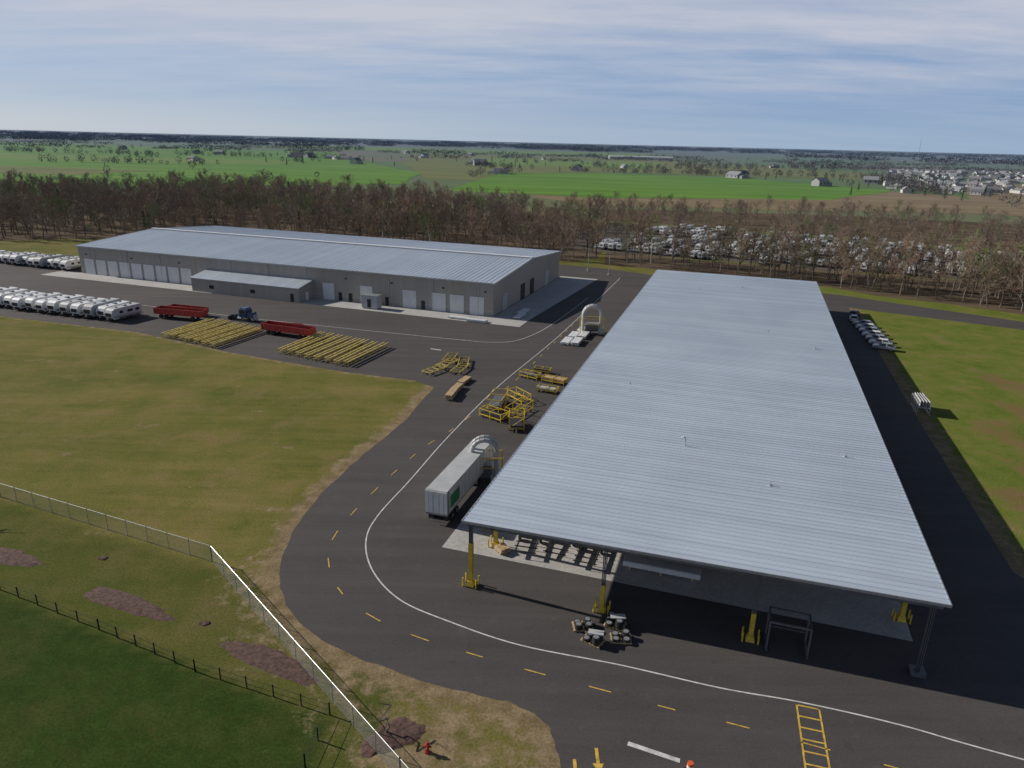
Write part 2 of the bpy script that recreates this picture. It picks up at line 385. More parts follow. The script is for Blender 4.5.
mb.box((CW/2,CL/2,CH-.06),(CW-.1,CL-.1,.05),'steel')
n=20; bay=(CL-1.2)/n
for i in range(n+1):
    yy=.6+i*bay
    mb.box((CW/2,yy,CH-.55),(CW-.5,.22,.5),'steel')
for xx in np.arange(1.5,CW,1.6): mb.box((xx,CL/2,CH-.2),(.08,CL-.6,.18),'steel')
skew(mb).obj('roof_beams',parent=can)
mb=MB(); mc=MB()
for i in range(n+1):
    yy=.6+i*bay
    for j,xx in enumerate((.6,13.1,25.9,CW-.9)):
        if j in (1,2) and i%4: continue
        mb.box((xx,yy,CH/2-.25),(.07,.36,CH-.7),'steel'); mb.box((xx-.14,yy,CH/2-.25),(.05,.32,CH-.75),'steel'); mb.box((xx+.14,yy,CH/2-.25),(.05,.32,CH-.75),'steel')
        if not(j==3 and i==0):
            hh=4.4 if j==0 else 2.6
            mc.box((xx,yy,hh/2+.2),(.38,.42,hh),'yellow'); mc.box((xx,yy,.3),(.75,.75,.5),'yellow',tx=.7,ty=.7)
            for dx,dy in ((-.65,-.4),(.65,-.4),(.65,.4),(-.65,.4)):
                mc.cyl((xx+dx,yy+dy,.02),(xx+dx,yy+dy,.95),.075,'yellow',n=8)
        else: mc.box((xx,yy,.2),(1.1,1.1,.35),'steel')
skew(mb).obj('column',parent=can); skew(mc).obj('column_guard',parent=can)
mb=MB()
ci,si=math.cos(-CR),math.sin(-CR)
for (x,y) in ((37.7,73.3),(26.7,65.7),(47.7,129.3),(52.1,118.2),(55.9,173.2),(44.7,169.4),(17,97)):
    dx,dy=x-CO[0],y-CO[1]; lx,ly=dx*ci-dy*si,dx*si+dy*ci
    mb.cyl((lx,ly,CH),(lx,ly,CH+.5),.07,'galv')
    mb.cyl((lx,ly,CH),(lx,ly,CH+.1),.18,'galv')
dx,dy=20.1-CO[0],75.3-CO[1]; lx,ly=dx*ci-dy*si,dx*si+dy*ci
mb.cyl((lx,ly,CH),(lx,ly,CH+.9),.08,'galv'); mb.cyl((lx,ly,CH+.9),(lx-.2,ly,CH+1.1),.08,'galv'); mb.cyl((lx-.2,ly,CH+1.1),(lx-.5,ly,CH+.9),.08,'galv')
mb.obj('roof_vents',parent=can)

# ------------------------------------------------------------------ warehouse
wh=empty('metal_warehouse',(WO[0],WO[1],0),WR)
RH=WH+1.9
mb=MB()
mb.face([(0,0,0),(WW,0,0),(WW,0,WH),(0,0,WH)],'wall')
mb.face([(WW,0,0),(WW,WD,0),(WW,WD,WH),(WW,WD/2,RH),(WW,0,WH)],'wall')
mb.face([(0,WD,0),(0,0,0),(0,0,WH),(0,WD/2,RH),(0,WD,WH)],'wall')
mb.face([(WW,WD,0),(0,WD,0),(0,WD,WH),(WW,WD,WH)],'wall')
mb.obj('walls',parent=wh)
mb=MB(); x=-.4
while x<WW+.4:
    x1=min(x+1.2,WW+.4)
    for (a,b,za,zb) in ((x,x1-.16,0,0),(x1-.16,x1-.1,0,.07),(x1-.1,x1-.03,.07,.07),(x1-.03,x1,.07,0)):
        mb.face([(a,-.5,WH+.05+za),(b,-.5,WH+.05+zb),(b,WD/2,RH+.08+zb),(a,WD/2,RH+.08+za)],'roof2')
        mb.face([(a,WD/2,RH+.08+za),(b,WD/2,RH+.08+zb),(b,WD+.5,WH+.05+zb),(a,WD+.5,WH+.05+za)],'roof2')
    x=x1
mb.obj('roof',parent=wh)
mb=MB()
mb.box((WW/2,WD/2,RH+.25),(WW+.8,1.3,.2),'white')
mb.box((WW/2,-.55,WH-.05),(WW+.9,.14,.35),'greywall')
for x in (WW+.42,-.42):
    for y0,y1,z0,z1 in ((-.5,WD/2,WH,RH+.03),(WD/2,WD+.5,RH+.03,WH)):
        mb.face([(x+.06,y0,z0-.3),(x+.06,y1,z1-.3),(x+.06,y1,z1+.14),(x+.06,y0,z0+.14)],'greywall')
        mb.face([(x-.06,y0,z0-.3),(x-.06,y1,z1-.3),(x-.06,y1,z1+.14),(x-.06,y0,z0+.14)],'greywall')
        mb.face([(x-.06,y0,z0+.14),(x+.06,y0,z0+.14),(x+.06,y1,z1+.14),(x-.06,y1,z1+.14)],'greywall')
mb.box((WW/2,-.03,1.2),(WW,.05,.12),'greywall')
mb.obj('roof_trim',parent=wh)
mb=MB()
doors=[(2+i*4.4,3.5,4.4) for i in range(9)]+[(83,3.2,4.2),(94,3.4,4.4),(106,3.6,4.4),(114,3.6,4.4),(118.8,3.6,4.4),(124,3.6,4.4)]
for d0,w,h in doors:
    mb.box((d0+w/2,-.06,h/2),(w+.3,.08,h+.15),'greywall')
    for k in range(8): mb.box((d0+w/2,-.12,h*(k+.5)/8),(w,.06,h/8-.03),'white')
for d0 in (42.5,88,91,101.5,111.5):
    mb.box((d0,-.06,1.05),(1.0,.08,2.1),'dark')
for y0 in (8,22,30,44):
    mb.box((WW+.06,y0,2.1),(.08,3.4,4.2),'greywall' if y0 in(8,44) else 'dark')
for d0 in (3,20,37,90,103,117,128): mb.box((d0,-.2,5.8),(.5,.35,.25),'dark')
for d0 in np.arange(6,WW,12.0): mb.box((d0+.2,-.12,4.0),(.12,.12,7.8),'greywall')
mb.obj('doors',parent=wh)
mb=MB()
ax0,ax1,ad,ah=46.5,80,6.5,3.6
mb.box(((ax0+ax1)/2,-ad/2,ah/2),(ax1-ax0,ad,ah),'wall')
mb.face([(ax0-.3,-ad-.3,ah+.03),(ax1+.3,-ad-.3,ah+.03),(ax1+.3,-.02,ah+1.2),(ax0-.3,-.02,ah+1.2)],'roof2')
mb.face([(ax1,-ad,ah),(ax1,-.02,ah),(ax1,-.02,ah+1.15)],'wall'); mb.face([(ax0,-ad,ah),(ax0,-.02,ah+1.15),(ax0,-.02,ah)],'wall')
mb.box(((ax0+ax1)/2,-ad-.3,ah-.08),(ax1-ax0+.6,.08,.22),'greywall')
for d in (53,66): mb.box((d,-ad-.05,1.6),(1.4,.08,.9),'glass')
mb.box((78,-ad-.05,1.05),(1.0,.08,2.1),'dark'); mb.box((ax1+.05,-3,1.05),(.08,1.1,2.1),'white')
mb.obj('office_annex',parent=wh)
mb=MB(); mb.box((99.5,-4.2,1.7),(4.2,2.4,3.0),'greywall'); mb.box((99.5,-4.2,3.28),(4.5,2.7,.14),'galv'); mb.box((99.5,-5.43,1.4),(1,.05,2.1),'dark'); mb.box((99.5,-4.2,.12),(3.8,2.0,.22),'dark')
mb.obj('equipment_shed',(WO[0],WO[1],0),WR)

# ------------------------------------------------------------------ vehicles
def rv_mesh(body='white',name='travel_trailer'):
    mb=MB(); w=1.22; L=8.6
    pr=[(-L/2+.1,.55),(L/2-.5,.55),(L/2-.05,1.1),(L/2,2.0),(L/2-.35,2.8),(L/2-1.0,3.15),(-L/2+.3,3.2),(-L/2,3.0),(-L/2,.7)]
    mb.prism(pr,-w,w,body,axis='x')
    for s in (-1,1):
        mb.box((s*(w+.01),0,1.15),(.02,L-1.2,.5),'silver'); mb.box((s*(w+.012),-.6,.75),(.02,L-2.6,.25),'dark')
        for y,ww in ((-3,1.1),(-.9,1.5),(1.6,1.0)): mb.box((s*(w+.015),y,2.1),(.03,ww,.62),'glass')
    mb.box((1.235,2.9,1.65),(.03,.72,1.95),'greywall')
    mb.box((0,L/2-.06,1.75),(1.9,.12,.9),'glass'); mb.box((0,-L/2-.01,2.2),(1.2,.04,.55),'glass')
    mb.box((0,L/2-.2,.85),(2.3,.3,.5),'dark'); mb.box((0,-L/2+.02,.85),(2.4,.12,.6),'dark')
    mb.box((0,-.4,3.35),(.75,.95,.3),'greywall',tx=.8,ty=.8); mb.box((0,1.9,3.26),(.4,.4,.12),'dark'); mb.box((.5,-2.6,3.26),(.4,.4,.12),'dark')
    for s in (-1,1):
        mb.cyl((s*.8,L/2-.3,.55),(0,L/2+1.1,.5),.06,'dark',n=5)
        for y in (-.9,-.05):
            mb.cyl((s*1.0,y,.36),(s*1.24,y,.36),.36,'tyre',n=12)
    mb.cyl((0,L/2+.3,.6),(0,L/2+.3,1.05),.17,'galv',n=8); mb.cyl((0,L/2+1.0,.05),(0,L/2+1.0,.7),.05,'dark',n=5)
    return mb.mesh(name)
RV=rv_mesh(); RV2=rv_mesh('greywall')
for i in range(21):
    px=-152-1.5+i*3.3; py=172.2-i*3.3*.335+5.6
    place('travel_trailer',RV2 if i in(16,18,20) or random.random()<.2 else RV,(px+random.uniform(-.3,.3),py+random.uniform(-.7,.7),.01),math.radians(180-20+random.uniform(-3,3)),sc=random.uniform(.88,1.0))
for i in range(17):
    px=-186+i*3.3; place('travel_trailer',RV2 if i%2 else RV,(px,233.5-i*3.3*.36+random.uniform(-.5,.5),.01),math.radians(180-20+random.uniform(-2,2)),sc=random.uniform(.8,1))
def car_mesh(paint):
    mb=MB()
    secs=[(-2.25,.35,.75,.72),(-2.15,.25,.95,.84),(-1.3,.22,1.0,.9),(.9,.22,.98,.9),(1.7,.22,.9,.88),(2.15,.25,.78,.8),(2.28,.38,.62,.66)]
    k=mb.m(paint); i0=len(mb.v)
    for y,zb,zt,hw in secs:
        mb.v+=[(-hw*.92,y,zb),(hw*.92,y,zb),(hw,y,zb+.25),(hw*.95,y,zt),(-hw*.95,y,zt),(-hw,y,zb+.25)]
    for s in range(len(secs)-1):
        for j in range(6):
            a=i0+s*6+j;b=i0+s*6+(j+1)%6; mb.f.append((a,b,b+6,a+6)); mb.mi.append(k)
    mb.f.append(tuple(i0+j for j in range(5,-1,-1))); mb.mi.append(k); e=i0+(len(secs)-1)*6; mb.f.append(tuple(e+j for j in range(6))); mb.mi.append(k)
    b=[(-.82,-1.95,.97),(.82,-1.95,.97),(.82,1.05,.95),(-.82,1.05,.95)]; t=[(-.62,-1.35,1.45),(.62,-1.35,1.45),(.62,.25,1.47),(-.62,.25,1.47)]
    for j in range(4): mb.face([b[j],b[(j+1)%4],t[(j+1)%4],t[j]],'glass')
    mb.box((0,-.55,1.47),(1.28,1.66,.06),paint,tx=.9,ty=.92)
    for s in (-1,1):
        for (ya,za,yb,zb2) in ((-1.95,.97,-1.35,1.46),(1.05,.95,.25,1.47)): mb.cyl((s*.81,ya,za),(s*.62,yb,zb2),.05,paint,n=5)
        mb.cyl((s*.81,-.45,.97),(s*.62,-.45,1.46),.045,paint,n=5)
        for y in (-1.35,1.4): mb.cyl((s*.68,y,.33),(s*.93,y,.33),.33,'tyre',n=14); mb.cyl((s*.92,y,.33),(s*.94,y,.33),.2,'silver',n=10)
        mb.box((s*.6,2.22,.6),(.35,.1,.15),'white'); mb.box((s*.65,-2.22,.75),(.3,.08,.15),'red')
        mb.box((s*.98,.75,1.0),(.18,.12,.12),paint)
    mb.box((0,2.27,.5),(.8,.05,.2),'dark')
    return mb.mesh('parked_car')
CARS=[car_mesh(k) for k in ('silver','white','silver','blue','white')]
for i in range(7):
    t=i/6; p=(84.0-5.0*t,165.5-20.5*t)
    place('parked_car',CARS[[0,1,0,4,2,1,0][i]],(p[0]-.6,p[1],.01),math.radians(-17+75+random.uniform(-3,3)))
place('parked_car',CARS[3],(86,176,.01),math.radians(-40)); place('parked_car',CARS[1],(83.5,171,.01),math.radians(-20))
def semitrailer():
    mb=MB(); L=14.6;w=1.28
    mb.box((0,L/2,2.65),(2*w,L,2.75),'white')
    mb.box((0,L/2,4.06),(2*w-.1,L-.1,.06),'greywall')
    for y in np.arange(.6,L,1.2):
        for s in (-1,1): mb.box((s*(w+.015),y,2.65),(.03,.06,2.6),'greywall')
    for s in (-1,1):
        mb.box((s*(w+.02),.25,2.65),(.05,.5,2.76),'galv'); mb.box((s*(w+.03),2.2,2.5),(.03,2.6,1.5),'green')
        mb.box((s*(w+.01),L/2,1.32),(.06,L,.14),'galv')
        mb.box((s*.64,-.02,2.65),(1.2,.05,2.6),'white'); mb.cyl((s*.35,-.07,1.4),(s*.35,-.07,3.9),.03,'galv',n=5); mb.cyl((s*.9,-.07,1.4),(s*.9,-.07,3.9),.03,'galv',n=5)
        mb.box((s*.45,L/2,1.12),(.14,L-1,.28),'dark')
        for y in (1.6,2.9):
            mb.cyl((s*.72,y,.5),(s*1.26,y,.5),.5,'tyre',n=16); mb.cyl((s*1.26,y,.5),(s*1.275,y,.5),.25,'silver',n=10)
        mb.cyl((s*.75,L-3,.05),(s*.75,L-3,1.2),.08,'dark',n=6); mb.box((s*.9,.6,.6),(.6,.04,.7),'dark')
        mb.box((s*1.0,-.04,1.25),(.3,.06,.14),'red')
    mb.box((0,-.02,.7),(1.6,.1,.12),'dark'); mb.box((0,-.03,1.28),(2.5,.08,.18),'galv')
    for y in np.arange(1,L,1.0): mb.box((0,y,1.24),(2.4,.08,.1),'dark')
    return mb
semitrailer().obj('semi_trailer',(-7.9,68.6,.01),CR)
def red_trailer():
    mb=MB(); L=12; w=1.25
    mb.box((0,0,1.1),(L,2*w,.18),'red')
    for s in (-1,1):
        mb.box((0,s*w,1.75),(L,.08,1.1),'red')
        for x in np.arange(-L/2+.3,L/2,.95): mb.box((x,s*(w+.06),1.7),(.1,.08,1.2),'red')
        mb.box((0,s*w,2.33),(L,.14,.1),'red')
        for x in (-4.4,-3.2,3.6): mb.cyl((x,s*.8,.5),(x,s*1.2,.5),.48,'tyre',n=14)
    for x in (-L/2,L/2): mb.box((x,0,1.75),(.08,2*w,1.2),'red')
    mb.box((0,0,.9),(L-1,.9,.22),'dark')
    for x in (-2,1.5,4): mb.box((x,0,1.35),(1.6,2.0,.4),'dark')
    mb.cyl((L/2,0,.9),(L/2+1.5,0,.6),.08,'dark',n=6)
    return mb.mesh('red_gondola_trailer')
RT=red_trailer()
place('red_gondola_trailer',RT,(-75.3,156.6,.01),math.radians(-12)); place('red_gondola_trailer',RT,(-47.2,144.3,.01),math.radians(-21))
place('red_gondola_trailer',RT,(-75.5,160.8,.01),math.radians(-16),sc=.8); place('red_gondola_trailer',RT,(-49.5,148.4,.01),math.radians(-14),sc=.7)
def tractor():
    mb=MB()
    mb.box((0,-1.3,.85),(.9,5.2,.25),'dark')
    mb.box((0,1.9,1.5),(1.7,1.7,1.2),'blue',tx=.85,ty=.9); mb.box((0,.3,1.75),(2.2,1.8,1.7),'blue'); mb.box((0,.3,2.8),(2.1,1.7,.5),'blue',tx=.85,ty=.75)
    mb.box((0,1.12,2.25),(1.9,.3,.7),'glass',ty=.2)
    for s in (-1,1):
        mb.box((s*1.11,.4,2.2),(.03,1.1,.6),'glass'); mb.cyl((s*1.0,-.75,1),(s*1.0,-.75,3.4),.08,'galv',n=6)
        mb.cyl((s*.85,1.9,.5),(s*1.15,1.9,.5),.5,'tyre',n=14); mb.cyl((s*.9,-.1,.7),(s*.9,-1.2,.7),.3,'galv',n=8)
        for y in (-2.2,-3.4): mb.cyl((s*.6,y,.5),(s*1.18,y,.5),.5,'tyre',n=14)
    mb.box((0,2.78,1.2),(1.2,.08,.9),'galv'); mb.box((0,2.9,.6),(2.2,.2,.3),'galv'); mb.box((0,-2.8,1.08),(.9,1.1,.12),'dark')
    return mb
tractor().obj('semi_truck',(-60.8,156.5,.01),math.radians(250))

# ------------------------------------------------------------------ racks and yard equipment
def rack_mesh(L=14.5,w=.9,h=.9):
    mb=MB()
    for s in (-1,1):
        mb.box((s*w/2,0,h),(.22,L,.22),'ryellow'); mb.box((s*w/2,0,.35),(.1,L,.12),'ryellow')
        for y in np.arange(-L/2+.2,L/2,2.4): mb.box((s*w/2,y,h/2),(.12,.12,h),'ryellow')
    for y in np.arange(-L/2+.2,L/2,2.4): mb.box((0,y,h-.03),(w,.14,.12),'ryellow')
    return mb.mesh('yellow_steel_rack')
RK=rack_mesh()
for i in range(7):
    place('yellow_steel_rack',RK,(-69.4+i*2.15,147.4-i*2.15*.5+random.uniform(-.4,.4),.01),math.radians(-20+random.uniform(-2,2)))
for i in range(8):
    place('yellow_steel_rack',RK,(-42.4+i*2.05,138.0-i*2.05*.52+random.uniform(-.4,.4),.01),math.radians(-19+random.uniform(-2,2)))
def cart(name,pos,rz,L,W,H,mat='yellow',seed=0,lumber=0):
    r=random.Random(seed); mb=MB()
    for s in (-1,1):
        mb.box((s*W/2,0,.45),(.1,L,.12),mat)
        for y in (-L/2,0,L/2): mb.box((s*W/2,y,H/2+.1),(.09,.09,H),mat)
        mb.box((s*W/2,0,H),(.08,L,.08),mat)
        for y in (-L/3,L/3): mb.cyl((s*(W/2-.05),y,.2),(s*(W/2+.1),y,.2),.2,'tyre',n=10)
    for y in np.linspace(-L/2,L/2,max(3,int(L/.9))): mb.box((0,y,.5),(W,.08,.08),mat)
    for y in (-L/2,0,L/2): mb.box((0,y,H),(W,.08,.08),mat)
    mb.cyl((-W/2,-L/2,.5),(W/2,-L/2,H),.04,mat,n=4); mb.cyl((-W/2,L/2,H),(W/2,L/2,.5),.04,mat,n=4)
    for k in range(lumber): mb.box((r.uniform(-.1,.1),r.uniform(-.2,.2),.65+k*.22),(W*.8,L*.9,.18),r.choice(['wood','greywall','dark','steel']),rz=r.uniform(-.05,.05))
    mb.obj(name,(pos[0],pos[1],.02),rz)
cart('yellow_storage_cart',(-2.2,105.5),CR+.1,5.5,2.4,2.0,seed=1,lumber=2)
cart('yellow_storage_cart',(1.2,102.5),CR-.2,5,2.2,1.6,seed=2)
cart('yellow_storage_cart',(-2.6,100.5),CR+1.2,4.2,2.0,1.3,seed=3,lumber=1)
cart('yellow_storage_cart',(0.8,97.0),CR+.3,3.6,2.2,2.2,seed=4,lumber=2)
cart('yellow_storage_cart',(1.2,108.8),CR+.9,4.2,1.8,1.4,seed=5)
cart('yellow_storage_cart',(3.2,120.2),CR+1.3,3.6,1.6,1.1,seed=6,lumber=1)
cart('yellow_storage_cart',(7.4,117.8),CR+1.4,4.2,1.6,1.0,seed=7,lumber=2)
cart('yellow_storage_cart',(6.0,113.0),CR+1.5,3.5,1.6,.9,seed=8,lumber=1)
cart('yellow_storage_cart',(5.5,123.5),CR+1.5,3.0,1.4,.9,seed=18,lumber=1)
for i,(x,y) in enumerate(((-14.0,122.6),(-12.2,126.5),(-9.6,123.4),(-12.0,130.0),(-9.2,127.4))): cart('yellow_storage_cart',(x,y),CR+.15*i-.3,5.2,1.8,.6,mat='ryellow',seed=10+i)
for i,(t,k) in enumerate(((22,'steel'),(29,'yellow'),(34,'galv'),(44,'yellow'),(51,'steel'),(60,'yellow'),(74,'galv'),(88,'yellow'))):
    cart('material_cart',loc(CO,CR,2.6+(i%3)*.6,t)[:2],CR+.1*(i%3),3.6,1.7,1.8,mat=k,seed=40+i,lumber=2)
def stack(name,pos,rz,W,L,layers,mat,seed=0,th=.16):
    r=random.Random(seed); mb=MB()
    for y in (-L/3,0,L/3): mb.box((0,y,.06),(W,.12,.12),'wood')
    for k in range(layers):
        nb=5
        for j in range(nb): mb.box(((j-(nb-1)/2)*W/nb+r.uniform(-.02,.02),r.uniform(-.15,.15),.12+th*(k+.5)),(W/nb*.92,L*r.uniform(.92,1),th*.92),mat)
    mb.obj(name,(pos[0],pos[1],.02),rz)
for i,(x,y) in enumerate(((-8.3,117),(-9.3,112.6),(-9.9,109.2))): stack('lumber_bundle',(x,y),CR+.08*i-.05,1.2,3.6,3+i,'wood',i)
for i,(x,y) in enumerate(((11.3,144.5),(13.4,144.0),(13.2,149.5),(15.3,149.3),(15.5,154.5))): stack('white_panel_stack',(x,y),CR,1.7,4.8,3+i%2,'white',i+5)
for i,(x,y) in enumerate(((-13,163.2),(-8.5,160.5),(1.5,166.5),(2.5,171))): stack('white_panel_stack',(x,y),WR+1.57*(i<2),1.6,5,2+i%2,'white',i+15)
for i,(s,t,m_) in enumerate(((-1.5,11,'wood'),(-2.6,13.5,'steel'),(-1.2,15.5,'greywall'),(1.5,7.2,'wood'))): stack('pallet_stack',loc(CO,CR,s,t)[:2],CR+.3*i,1.1,1.3,3+i%3,m_,i+30)
def duct(pos,rz,h=5.6,w=3.0,r=.27,ys=(-.5,.5)):
    mb=MB()
    for oy in ys:
        prev=(-w/2,oy,.5)
        pts=[(-w/2,oy,h-w/2)]+[(-w/2*math.cos(a),oy,h-w/2+w/2*math.sin(a)) for a in np.linspace(.2,math.pi-.2,9)]+[(w/2,oy,h-w/2),(w/2,oy,.9)]
        for p in pts: mb.cyl(prev,p,r,'greywall',n=14); prev=p
        for z in np.arange(1,h-w/2,1.0):
            for s in (-1,1): mb.cyl((s*w/2,oy,z),(s*w/2,oy,z+.07),r+.04,'galv',n=14)
    mb.box((w/2,0,.55),(1.3,2.2,1.0),'greywall'); mb.box((-w/2,0,.3),(1.4,2.3,.5),'conc')
    mb.box((0,.2,1.3),(w-1.1,1.1,1.6),'steel'); mb.box((0,.2,2.18),(w-.9,1.3,.12),'galv')
    for s in (-1,1):
        mb.box((0,s*1.15,2.2),(w,.1,.1),'yellow'); mb.box((-w/2-.55,s*1.15,1.8),(.12,.12,3.6),'yellow'); mb.box((w/2+.75,s*1.15,1.8),(.12,.12,3.6),'yellow'); mb.box((.1,s*1.15,3.5),(w+1.2,.1,.1),'yellow')
    mb.obj('ventilation_duct',(pos[0],pos[1],.02),rz)
duct((-3.2,79.5),CR+.35); duct((17.3,152.5),CR+.3,h=6.2,w=4.0,r=.34)
def chassis(L=9.0,w=1.9):
    mb=MB()
    for s in (-1,1):
        mb.box((s*w/2,0,.7),(.1,L,.25),'dark')
        mb.cyl((s*w/2,L/2,.7),(0,L/2+1.4,.6),.06,'dark',n=5)
        for y in (-1.2,-.3): mb.cyl((s*1.0,y,.36),(s*1.24,y,.36),.36,'tyre',n=12); mb.cyl((s*1.24,y,.36),(s*1.25,y,.36),.2,'white',n=8)
    for y in np.arange(-L/2,L/2+.1,.9): mb.box((0,y,.76),(w+.5,.08,.1),'dark')
    return mb.mesh('trailer_chassis')
CH_=chassis()
for (x,y,r) in ((3.6,9.2,.1),(7.2,10.0,-.05),(10.2,9.4,.0),(5,19,.05),(20,17,.0),(24,18,.05)):
    place('trailer_chassis',CH_,loc(CO,CR,x,y+2,.02),CR+r)
mb=MB(); mb.box((0,0,.55),(7.5,1.3,.5),'white'); mb.box((0,0,.83),(7.2,1.1,.08),'greywall')
for x in (-3,0,3): mb.box((x,0,.15),(.2,1.3,.3),'wood')
mb.obj('wrapped_panel_bundle',loc(CO,CR,17.5,9.0,.02),CR)
mb=MB()
for sx in (-1,1):
    for sy in (-1,1): mb.box((sx*1.6,sy*1.0,1.4),(.14,.14,2.8),'steel')
    mb.box((sx*1.6,0,2.8),(.14,2.0,.14),'steel'); mb.box((sx*1.6,0,.15),(.16,2.6,.16),'steel')
mb.box((0,-1,2.8),(3.3,.14,.14),'steel'); mb.box((0,1,2.8),(3.3,.14,.14),'steel'); mb.box((0,0,2.0),(3.1,.1,.1),'steel'); mb.box((0,1,1.0),(3.1,.1,.1),'steel')
mb.obj('steel_gantry_frame',loc(CO,CR,28.8,1.5,.01),CR)
def pile(pos,seed,nw=4):
    r=random.Random(seed); mb=MB()
    for k in range(5): mb.box((-.8+k*.4,0,.16),(.14,1.3,.04),'wood')
    for y in (-.5,0,.5): mb.box((0,y,.07),(1.8,.1,.13),'wood')
    for k in range(nw):
        x=-.45+.9*(k%2); y=-.33+.66*(k//2); st=r.choice((1,2,3))
        for q in range(st):
            z=.3+q*.24; mb.cyl((x,y,z-.11),(x,y,z+.11),.32,'tyre',n=14); mb.cyl((x,y,z-.1),(x,y,z+.125),.24,'silver',n=10)
    if seed%2:
        mb.box((.2,.1,.95),(1.3,.6,.08),'greywall',rz=.4); mb.cyl((-.6,-.4,.9),(.7,.4,1.0),.05,'galv',n=6)
    mb.obj('wheel_pallet',pos,CR+r.uniform(-.4,.4))
for i,(x,y) in enumerate(((12.0,-1.9),(13.2,-3.4),(15.4,-2.4),(14.6,-.7))): pile(loc(CO,CR,x,y,.01),i)
mb=MB()
for k in range(5):
    mb.box((0,-2.4+k*1.2,1.2),(1.8,.1,.1),'galv')
    for s in (-1,1): mb.box((s*.9,-2.4+k*1.2,1.0),(.1,.1,2.0),'galv')
for s in (-1,1): mb.box((s*.9,0,2.0),(.1,5,.1),'galv'); mb.box((s*.9,0,.3),(.1,5,.1),'galv')
for k in range(4): mb.box((-.6+k*.4,0,1.75),(.06,4.6,1.1),'greywall',rz=.02*k)
mb.obj('steel_panel_rack',(66.4,108.5,.01),CR)
mb=MB(); mb.box((0,0,.04),(.6,.6,.08),'dark'); mb.cyl((0,0,.08),(0,0,.4),.25,'orange',r1=.23,n=14); mb.cyl((0,0,.4),(0,0,.6),.23,'white',r1=.21,n=14); mb.cyl((0,0,.6),(0,0,.8),.21,'orange',r1=.2,n=14)
mb.obj('traffic_barrel',(12.6,36.9,.01))
mb=MB(); mb.cyl((0,0,0),(0,0,.1),.2,'red',n=12); mb.cyl((0,0,.1),(0,0,.65),.13,'red',n=12); mb.cyl((0,0,.65),(0,0,.72),.18,'red',n=12); mb.cyl((0,0,.72),(0,0,.9),.14,'red',r1=.05,n=12); mb.cyl((-.28,0,.5),(.28,0,.5),.07,'red',n=8); mb.cyl((0,-.26,.45),(0,0,.45),.09,'red',n=8)
mb.obj('fire_hydrant',(-5.2,38.0,0))

# ------------------------------------------------------------------ fences
def chain_fence(pts,h=1.85):
    par=empty('chain_link_fence',(pts[0][0],pts[0][1],0)); o=pts[0]; mp=MB()
    for si,(a,b) in enumerate(zip(pts[:-1],pts[1:])):
        L=math.dist(a,b); rz=math.atan2(b[1]-a[1],b[0]-a[0]); n=max(1,round(L/3.0))
        me=bpy.data.meshes.new('mesh_fabric'); me.from_pydata([(0,0,.05),(L,0,.05),(L,0,h),(0,0,h)],[],[(0,1,2,3)]); me.materials.append(M['chain'])
        place('mesh_fabric',me,(a[0]-o[0],a[1]-o[1],0),rz,par)
        for i in range(n+1):
            t=i/n; x,y=a[0]+(b[0]-a[0])*t-o[0],a[1]+(b[1]-a[1])*t-o[1]; r=.06 if i in(0,n) else .03
            mp.cyl((x,y,0),(x,y,h+.08),r,'fencegalv',n=8)
        mp.cyl((a[0]-o[0],a[1]-o[1],h),(b[0]-o[0],b[1]-o[1],h),.025,'galv',n=6)
        mp.cyl((a[0]-o[0],a[1]-o[1],.08),(b[0]-o[0],b[1]-o[1],.08),.012,'fencegalv',n=4)
    mp.obj('posts',parent=par)
chain_fence([(-80,81.2),(-58.3,72.3),(-29.1,60.3),(-6.7,35.7),(3,25)])
def black_fence(pts,h=1.15):
    mp=MB(); o=pts[0]
    for a,b in zip(pts[:-1],pts[1:]):
        L=math.dist(a,b); n=max(1,round(L/2.4))
        for i in range(n+1):
            t=i/n; x,y=a[0]+(b[0]-a[0])*t-o[0],a[1]+(b[1]-a[1])*t-o[1]; mp.box((x,y,h/2),(.08,.08,h),'dark')
        for z in (.45,.98): mp.cyl((a[0]-o[0],a[1]-o[1],z),(b[0]-o[0],b[1]-o[1],z),.015,'dark',n=4)
    mp.obj('black_post_fence',(o[0],o[1],0))
black_fence([(-60,61),(-46.4,55),(-34.4,49.8),(-24.3,45.2),(-12.7,41.1),(-13.2,36.5),(-13.5,30)])
def bed(cx,cy,a,b,rz,seed):
    r=random.Random(seed); pts=[]
    for k in range(40):
        t=2*math.pi*k/40; f=1+r.uniform(-.10,.10)+.1*math.sin(3*t+seed); x,y=a*f*math.cos(t),b*f*math.sin(t)
        pts.append((cx+x*math.cos(rz)-y*math.sin(rz),cy+x*math.sin(rz)+y*math.cos(rz)))
    n=len(pts); v=[(x,y,.006) for x,y in pts]+[(cx+(x-cx)*.8,cy+(y-cy)*.8,.08+r.uniform(-.02,.02)) for x,y in pts]+[(cx,cy,.12)]
    f=[(i,(i+1)%n,n+(i+1)%n,n+i) for i in range(n)]+[(n+i,n+(i+1)%n,2*n) for i in range(n)]
    me=bpy.data.meshes.new('mulch_bed'); me.from_pydata(v,[],f); me.materials.append(M['mulch']); place('mulch_bed',me)
bed(-48.8,60.2,3.4,1.2,-.35,1); bed(-34.2,53.6,5.0,1.1,-.38,2); bed(-18.9,46.6,5.0,1.1,-.45,3); bed(-7.8,39.3,2.3,1.3,.6,4); bed(-40,60.5,.5,.35,0,5); bed(-26.0,51.0,.5,.35,0,6)

